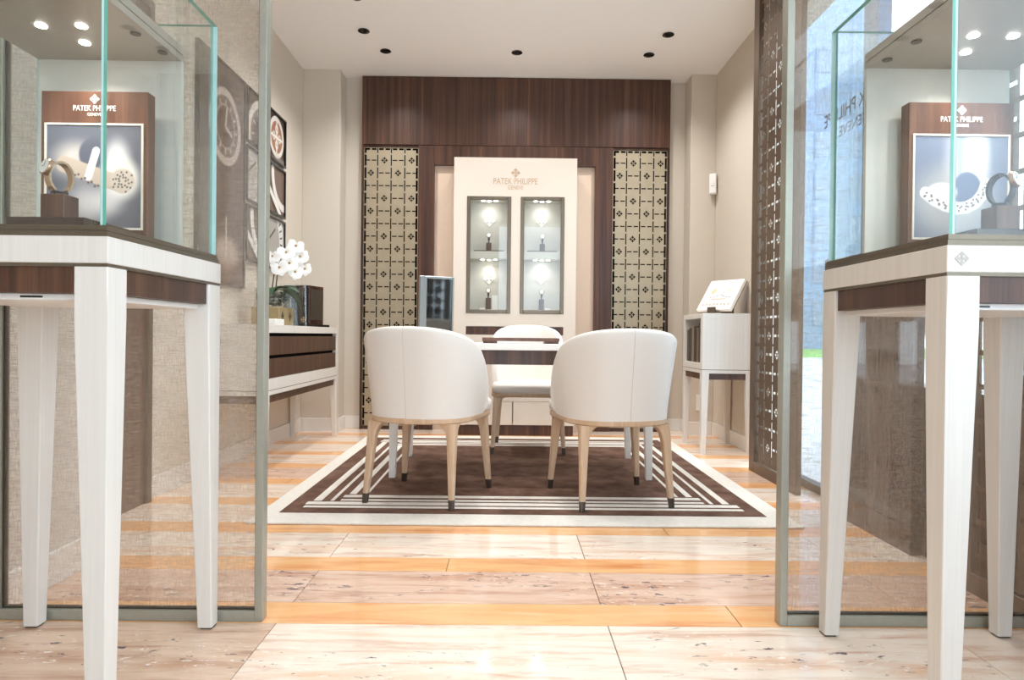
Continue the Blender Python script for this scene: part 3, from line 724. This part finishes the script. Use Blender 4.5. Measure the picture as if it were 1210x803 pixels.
B('board', t, walnut_h, (-.225, .225, -.11, .11, .014, .034), bev=.001); B('foot', t, walnut_h, (-.22, -.14, -.10, .10, 0, .014)); B('foot', t, walnut_h, (.14, .22, -.10, .10, 0, .014))
t = thing('table_mirror', 'dark tilted mirror in a silver frame on the desk', 'mirror', (-.452, 4.12, DT), math.radians(24))
B('base', t, walnut_h, (-.10, .10, -.05, .07, 0, .02), bev=.002)
bk = Matrix.Rotation(math.radians(-7), 4, 'X')
fr = B('frame', t, steel, (-.112, -.066, -.012, .012, .03, .40), (.100, .112, -.012, .012, .03, .40), (-.066, .100, -.012, .012, .385, .40), (-.066, .100, -.012, .012, .03, .045), bev=.002, loc=(0, .01, .012), rot=(math.radians(2), 0, 0))
B('mirror_glass', fr, mesh_mirror, (-.066, .100, -.004, .008, .045, .385))
B('stem', t, steel, (-.02, .02, .018, .035, .018, .18))

# ------------------------------------------------------------------ console along the left wall
cs = thing('console', 'pale ash console with two walnut drawers under the pictures', 'console', (-1.513, 4.395, 0))
cw, cl = .177, .757                                   # half depth, half length
B('carcass', cs, ash, (-cw, cw, -cl, cl, .802, .848), (-cw, cw, -cl, cl, .478, .543), (-cw, cw, -cl, -cl+.04, .543, .802), (-cw, cw, cl-.04, cl, .543, .802), (-cw, -cw+.015, -cl+.04, cl-.04, .543, .802), bev=.001)
B('shadow_gap', cs, bronze_d, (-cw+.004, cw-.004, -cl+.004, cl-.004, .474, .478)); B('base_frame', cs, ash, (-cw, cw, -cl, cl, .450, .474), bev=.001)
B('apron', cs, walnut, (cw-.035, cw-.015, -cl+.05, cl-.05, .405, .450)); B('apron', cs, walnut, (-cw+.05, cw-.05, -cl+.015, -cl+.035, .405, .45)); B('apron', cs, walnut, (-cw+.05, cw-.05, cl-.035, cl-.015, .405, .45))
B('drawer', cs, walnut, (cw-.022, cw-.004, -cl+.042, cl-.042, .546, .655), bev=.001); B('drawer', cs, walnut, (cw-.022, cw-.004, -cl+.042, cl-.042, .675, .782), bev=.001)
B('drawer_backing', cs, black, (cw-.06, cw-.03, -cl+.04, cl-.04, .543, .802))
for sx in (-1, 1):
    for sy in (-1, 1): taper_leg('leg', cs, ash, sx*cw, sy*cl, -sx, -sy, .05, .03, 0, .450, .05)
CT = .848
# orchid, vase and pot
op = thing('orchid_planter', 'gold emblem box with a pebble-filled glass vase of white orchids', 'planter', (-1.50, 4.19, CT))
B('gold_box', op, gold_box, (-.085, .085, -.14, .14, 0, .115), bev=.002)
for yv in (-.07, .07): emblem(op, .03, bronze_d, (.0852, yv, .06), (math.pi/2, 0, math.pi/2), .0008)
emblem(op, .03, bronze_d, (0, -.1402, .06), FRONT, .0008)
B('glass_vase', op, glass, (-.075, .075, -.12, .12, .115, .122), (-.075, -.07, -.12, .12, .122, .235), (.07, .075, -.12, .12, .122, .235), (-.07, .07, -.12, -.115, .122, .235), (-.07, .07, .115, .12, .122, .235))
rnd = random.Random(3)
pb = link('pebbles', None, op); C.objects.unlink(pb); bpy.data.objects.remove(pb)
bm = bmesh.new()
for i in range(150):
    r = rnd.uniform(.012, .02); mt = Matrix.Translation((rnd.uniform(-.05, .05), rnd.uniform(-.092, .092), .137+rnd.random()*.07)) @ Matrix.Diagonal((r, r*rnd.uniform(.8, 1.2), r*.75, 1))
    bmesh.ops.create_icosphere(bm, subdivisions=1, radius=1, matrix=mt)
tag(fin(bm, 'pebbles', stone_m, op, True), kind='stuff')
def leaf(root, d, L, wd, drop, name='leaf', mat=None):
    bm = bmesh.new(); d = Vector(d).normalized(); side = d.cross(Vector((0, 0, 1))).normalized(); rows_ = []
    for i in range(9):
        f = i/8; c = Vector(root)+d*L*f+Vector((0, 0, L*(.55*f-drop*f*f))); wv = wd*math.sin(math.pi*min(1, .08+f*.92))**.7
        rows_.append([c-side*wv+Vector((0, 0, .25*wv)), c, c+side*wv+Vector((0, 0, .25*wv))])
    loft(bm, rows_, False, False); return fin(bm, name, mat or leaf_m, op, True)
for d, L, dr in (((.6, .8, 0), .22, .9), ((.9, -.3, 0), .2, .6), ((.3, 1, 0), .26, .5), ((.2, -1, 0), .22, .8), ((.9, .5, .0), .18, 1.2), ((-.6, .5, 0), .2, .8)): leaf((0, 0, .215), d, L, .038, dr)
def bloom(p, facing, sz, rot):
    z = Vector(facing).normalized(); x = z.cross(Vector((0, 0, 1))).normalized(); yv = z.cross(x)
    bm = bmesh.new()
    for ang, L, wv in ((90, 1, .42), (210, 1, .40), (330, 1, .40), (20, 1.0, .62), (160, 1.0, .62)):
        a = math.radians(ang+rot); d = x*math.cos(a)+yv*math.sin(a); s_ = z.cross(d); rws = []
        for i in range(6):
            f = i/5; c = Vector(p)+d*sz*L*f+z*sz*(.16*math.sin(f*2.6)); ww = sz*wv*math.sin(math.pi*min(1, .1+.86*f))**.6
            rws.append([c-s_*ww+z*sz*.05, c+z*sz*.03, c+s_*ww+z*sz*.05])
        loft(bm, rws, False, False)
    b = fin(bm, 'bloom', petal_m, op, True)
    bm = bmesh.new(); bmesh.ops.create_icosphere(bm, subdivisions=1, radius=sz*.16, matrix=Matrix.Translation(Vector(p)+z*sz*.16)); fin(bm, 'bloom_lip', gold, b, True)
for pts in (((0, -.03, .2), (.03, -.05, .38), (.06, -.06, .47), (.09, 0, .44)), ((0, .04, .2), (.0, .09, .40), (.04, .14, .52), (.08, .2, .5))):
    bm = bmesh.new(); tube(bm, pts, .004, 6); fin(bm, 'stem', stem_m, op, True)
for p, fc, sz, r in (((.10, .0, .40), (.8, -.9, .1), .058, 0), ((.10, -.06, .46), (.5, -1, .2), .056, 15), ((.12, .05, .35), (.9, -.7, 0), .055, -10), ((.08, -.12, .36), (.5, -1, 0), .055, 20),
                     ((.10, .22, .47), (.7, -1, 0), .058, 5), ((.09, .16, .53), (.5, -1, .2), .055, -12), ((.12, .25, .39), (.8, -.8, -.1), .05, 10), ((.03, -.10, .43), (.3, -1, .1), .05, 0)): bloom(p, fc, sz, r)
t = thing('acrylic_panel', 'clear acrylic panel leaning beside the orchid box', 'panel', (-1.455, 4.46, CT), math.radians(30))
B('sheet', t, glass, (-.08, .08, -.004, .004, 0, .29), rot=(math.radians(-6), 0, 0)); B('edge', t, silver, (-.083, -.08, -.005, .005, 0, .29), (.08, .083, -.005, .005, 0, .29), rot=(math.radians(-6), 0, 0))
t = thing('book_slipcase', 'dark brown slipcase of books on a black base on the console', 'books', (-1.50, 4.78, CT), math.radians(-12))
B('base', t, black_g, (-.11, .14, -.13, .15, 0, .018), bev=.001)
B('slipcase', t, walnut_gloss, (-.09, .11, -.10, .11, .018, .295), bev=.002)
for i in range(6): B('book_spine', t, [strap_m, bronze_d, black_g][i % 3], (-.085+.031*i, -.056+.031*i, -.112, -.10, .024, .28-.006*(i % 2)), bev=.002)
emblem(t, .022, gold, (.075, -.1005, .05), FRONT, .012, 'gilt_mark')
B('gilt_panel', t, bronze_d, (.1101, .112, -.08, .09, .05, .27))
tag(B('white_box', None, white_p, (-1.42, -1.345, 3.80, 3.95, CT, CT+.036), bev=.006, seg=2), 'small white box at the console edge before the orchids', 'box')

# ------------------------------------------------------------------ framed prints on the left wall
def dial_print(kx, ky, rr, dark, mid, light, hands=True, warm=None):
    def fn(u, v):
        c = np.ones(u.shape+(3,))*L3(dark); c = over(c, sm(.2, 1.1, u+v*.4)*.35, mid)
        if warm: c = over(c, disc(u, v, .25, .3, .3, .3, .9)*.5, warm)
        c = over(c, ring(u, v, kx, ky, rr, rr, .10), light); c = over(c, ring(u, v, kx, ky, rr*.82, rr*.82, .05), mid)
        for i in range(12):
            a = i*math.pi/6; c = over(c, seg(u, v, (kx+rr*.66*math.cos(a), ky+rr*.66*math.sin(a)), (kx+rr*.76*math.cos(a), ky+rr*.76*math.sin(a)), rr*.02), light)
        if hands:
            c = over(c, seg(u, v, (kx, ky), (kx+rr*.1, ky-rr*.62), rr*.03), light); c = over(c, seg(u, v, (kx, ky), (kx+rr*.42, ky+rr*.15), rr*.035), light)
        return c
    return fn
def crest_print(u, v):
    c = np.ones(u.shape+(3,))*L3((58, 40, 32)); c = over(c, disc(u, v, .5, .48, .42, .40, .05), (150, 104, 80)); c = over(c, ring(u, v, .5, .48, .40, .40, .12), (216, 210, 202))
    for k in range(4):
        a = k*math.pi/2; c = over(c, disc(u, v, .5+.17*math.cos(a), .48+.17*math.sin(a), .10, .10, .15), (206, 198, 190)); c = over(c, disc(u, v, .5+.17*math.cos(a), .48+.17*math.sin(a), .05, .05, .2), (96, 66, 52))
    c = over(c, seg(u, v, (.5, .16), (.5, .80), .025), (226, 220, 212)); c = over(c, seg(u, v, (.18, .48), (.82, .48), .025), (226, 220, 212)); return over(c, disc(u, v, .75, .98, .4, .12, .6)*.6, (170, 164, 158))
def rim_print(u, v):
    c = np.ones(u.shape+(3,))*L3((112, 92, 82)); c = over(c, ring(u, v, 1.0, .1, .72, .72, .10), (226, 222, 216)); c = over(c, ring(u, v, 1.05, .1, .95, .95, .06), (66, 52, 46)); c = over(c, seg(u, v, (.0, .45), (.75, .98), .06), (232, 228, 222))
    return over(c, seg(u, v, (.05, .62), (.5, 1.0), .03), (52, 42, 38))
def guilloche_print(u, v):
    c = np.ones(u.shape+(3,))*L3((176, 170, 164)); g = .5+.5*np.sin(60*np.hypot(u+.2, v-.3)); c = over(c, g*.25, (120, 114, 108)); c = over(c, ring(u, v, 0, .5, .85, .9, .14), (226, 224, 220))
    for i in range(14):
        a = -1.2+i*.17; c = over(c, seg(u, v, (.78*math.cos(a), .5+.82*math.sin(a)), (.9*math.cos(a), .5+.95*math.sin(a)), .012), (60, 52, 48))
    return over(c, seg(u, v, (0, .5), (.45, .2), .02), (74, 66, 60))
def wall_picture(y0, y1, z0, z1, fn, label, nx=70, ny=70, group=None):
    t = thing('framed_print', label, 'picture', (-1.704, (y0+y1)/2, z0), math.pi/2, group); hw = (y1-y0)/2; hh = z1-z0
    B('frame', t, black_g, (-hw, -hw+.014, -.022, 0, 0, hh), (hw-.014, hw, -.022, 0, 0, hh), (-hw+.014, hw-.014, -.022, 0, hh-.014, hh), (-hw+.014, hw-.014, -.022, 0, 0, .014), bev=.001)
    B('backing', t, black, (-hw+.014, hw-.014, -.010, 0, .014, hh-.014))
    picture('print', t, 2*hw-.028, hh-.028, nx, ny, fn, (0, -.0105, hh/2))
for y0, y1, tail in ((4.60, 4.955, 'nearest the back wall'), (4.225, 4.58, 'next to the large watch poster')):
    wall_picture(y0, y1, 2.035, 2.390, crest_print if y0 > 4.5 else dial_print(.8, .8, .7, (70, 56, 48), (120, 104, 94), (206, 198, 188)), 'black-framed crest medallion print high on the left wall' if y0 > 4.5 else 'black-framed print of a watch dial corner beside the large poster')
    wall_picture(y0, y1, 1.655, 2.012, rim_print if y0 > 4.5 else guilloche_print, 'black-framed print of a curved watch case edge' if y0 > 4.5 else 'black-framed engraved dial print in the middle row beside the large poster')
    wall_picture(y0, y1, 1.265, 1.632, guilloche_print if y0 > 4.5 else rim_print, 'black-framed engraved dial print just behind the orchids' if y0 > 4.5 else 'black-framed case edge print in the low row beside the large poster')
def poster_print(u, v):
    q = .62; vq = .57*q+(v-.275)*1.31/.645*q; uq = u*q+.0
    c = dial_print(.57*q, .57*q, .32*q, (66, 46, 42), (92, 72, 66), (176, 164, 156))(uq, vq); c = over(c, ring(uq, vq, .57*q, .57*q, .2*q, .2*q, .04), (150, 138, 130))
    c = over(c, disc(u, v, .62, .86, .28, .08, .4), (168, 150, 138)); c = over(c, seg(u, v, (.6, .7), (.6, .86), .012), (190, 176, 164))
    return over(c, sm(.88, .94, v)*.6, (110, 84, 76))
wall_picture(3.555, 4.20, 1.08, 2.390, poster_print, 'tall dark brown watch poster on the left wall', 90, 160)

# ------------------------------------------------------------------ book cabinet on the right wall
bc = thing('book_cabinet', 'pale ash cabinet on legs with a side bookshelf', 'cabinet', (1.512, 4.745, 0))
qx, qy = .177, .245
B('carcass', bc, ash, (-qx, qx, -qy, qy, .935, .970), (-qx, qx, -qy, qy, .582, .625), (-qx, qx, -qy, -qy+.045, .625, .935), (-qx, qx, qy-.045, qy, .625, .935), (qx-.02, qx, -qy+.045, qy-.045, .625, .935), bev=.001)
B('shadow_gap', bc, bronze_d, (-qx+.003, qx-.003, -qy+.003, qy-.003, .578, .582)); B('base_frame', bc, ash, (-qx, qx, -qy, qy, .555, .578), bev=.001)
B('apron', bc, walnut, (-qx+.05, qx-.05, -qy+.010, -qy+.028, .512, .555)); B('apron', bc, walnut, (-qx+.010, -qx+.028, -qy+.05, qy-.05, .512, .555))
for sx in (-1, 1):
    for sy in (-1, 1): taper_leg('leg', bc, ash, sx*qx, sy*qy, -sx, -sy, .05, .032, 0, .555, .05)
bookcols = [(92, 84, 74), (70, 62, 56), (134, 122, 104), (60, 52, 48), (110, 96, 82), (78, 66, 58)]
for i, c in enumerate(bookcols):
    m = plain('book_cover_%d' % i, c, .5); yv = 4.745+.195-.062*i
    t = thing('shelf_book', ['taupe book at the back end of the cabinet shelf', 'dark grey book second from the back on the cabinet shelf', 'sand-coloured book in the middle of the cabinet shelf', 'dark book beside the sand-coloured one on the cabinet shelf', 'brown book second from the front on the cabinet shelf', 'tall brown book at the front end of the cabinet shelf'][i], 'book', (1.385, yv-.027, .625), 0, 'books on the cabinet shelf')
    hb_ = .235+.012*(i % 3)+(.02 if i == 5 else 0)
    B('cover', t, m, (-.03, .15, -.027, -.023, 0, hb_), (-.03, .15, .023, .027, 0, hb_), (-.034, -.03, -.027, .027, 0, hb_)); B('pages', t, paper, (-.03, .145, -.023, .023, .003, hb_-.004))
# book on a stand on top
t = thing('book_stand', 'bronze book stand on the cabinet top', 'stand', (1.515, 4.70, .970), math.radians(-56))
tl = math.radians(-37)
B('prop', t, bronze, (-.05, .05, .085, .10, 0, .14)); B('base', t, bronze, (-.06, .06, -.08, .10, 0, .006)); B('lip', t, bronze, (-.04, .03, -.085, -.079, 0, .05))
bk = thing('display_book', 'white book with line drawings tilted on the bronze stand', 'book', (1.515, 4.70, .970), math.radians(-56))
inn = B('book_block', bk, paper, (-.145, .145, 0, .028, 0, .275), bev=.001, loc=(0, -.075, .032), rot=(tl, 0, 0))
B('cover_board', inn, walnut_h, (-.148, .148, .028, .031, -.003, .278))
def cover_print(u, v):
    c = np.ones(u.shape+(3,))*L3((244, 240, 234))
    for x in (.12, .34, .56, .78): c = over(c, seg(u, v, (x, .84), (x+.11, .84), .035), (176, 166, 156)); c = over(c, seg(u, v, (x+.03, .84), (x+.08, .84), .015), (236, 226, 216))
    c = over(c, seg(u, v, (.02, .72), (.98, .72), .004), (186, 176, 166)); c = over(c, seg(u, v, (.30, .66), (.72, .66), .010), (232, 150, 120)); c = over(c, disc(u, v, .25, .38, .08, .10, .2), (240, 196, 164)); c = over(c, disc(u, v, .75, .36, .06, .09, .3), (240, 214, 188))
    for i in range(7): c = over(c, seg(u, v, (.2+.1*i, .60-.10*math.exp(-((i-3)/1.3)**2)), (.26+.1*i, .60-.10*math.exp(-((i-2.4)/1.3)**2)), .012), (168, 164, 162))
    c = over(c, ring(u, v, .5, .48, .10, .10, .12), (190, 184, 180)); return over(c, seg(u, v, (.35, .22), (.65, .22), .006), (200, 194, 188))
picture('cover_print', inn, .28, .265, 80, 80, cover_print, (0, -.0008, .1375))

# ------------------------------------------------------------------ small wall fittings
t = thing('motion_sensor', 'white motion sensor high in the right wall corner', 'sensor', (1.662, 5.36, 1.975), math.radians(-25))
B('housing', t, white_p, (-.028, .028, -.02, .03, 0, .165), bev=.006, seg=2); B('lens', t, paper, (-.022, .022, -.0225, -.02, .085, .15)); B('led_strip', t, grey_print, (-.014, .014, -.0215, -.02, .06, .066))
t = thing('wall_plate', 'blank white wall plate low on the right pilaster', 'wall plate', (1.60, 5.41, .20)); B('plate', t, white_p, (-.04, .04, -.008, 0, 0, .13), bev=.002); B('screw', t, grey_print, (-.003, .003, -.0095, -.008, .062, .068))

# ------------------------------------------------------------------ recessed downlights
dl_me = None
def downlight(x, y, label, watts=DOWN_W, ang=131):
    t = thing('downlight', label, 'downlight', (x, y, CEIL), 0, 'ceiling downlights')
    bm = bmesh.new(); lathe(bm, [(.022, -.0005), (.040, -.0005), (.042, -.006), (.036, -.009), (.024, -.004)], 22, cap=False); fin(bm, 'trim_ring', black_g, t, True)
    bm = bmesh.new(); lathe(bm, [(.024, -.0035), (.0235, -.003)], 18); fin(bm, 'baffle', black_g, t)
    spot('downlight_lamp', (0, 0, -.012), watts*(1.0 if y > 4.6 else 2.1 if (y > 3.8 and abs(x) < .5) else 1.2 if y > 3.8 else .8 if y > 3 else .4), ang, .9, .025, parent=t)
for x, y, lb in ((-.961, 5.04, 'black recessed downlight closest to the walnut header on the console side'), (-1.056, 4.711, 'black recessed downlight above the console, second out from the walnut header'),
                 (.045, 5.036, 'black recessed downlight centred in front of the walnut header'), (1.059, 5.045, 'black recessed downlight closest to the walnut header on the book cabinet side'),
                 (1.125, 4.706, 'black recessed downlight above the book cabinet, second out from the walnut header'), (-1.0, 4.24, 'black recessed downlight above the console, third out from the walnut header')): downlight(x, y, lb)
for x, y in ((1.08, 4.15), (.045, 4.12), (.045, 3.3), (-1.0, 3.3), (1.08, 3.3), (-1.0, 2.4), (.045, 2.5), (1.08, 2.4), (-.9, 1.0), (.9, 1.0), (0, .6)): downlight(x, y, 'black recessed downlight over the seating and the entrance')
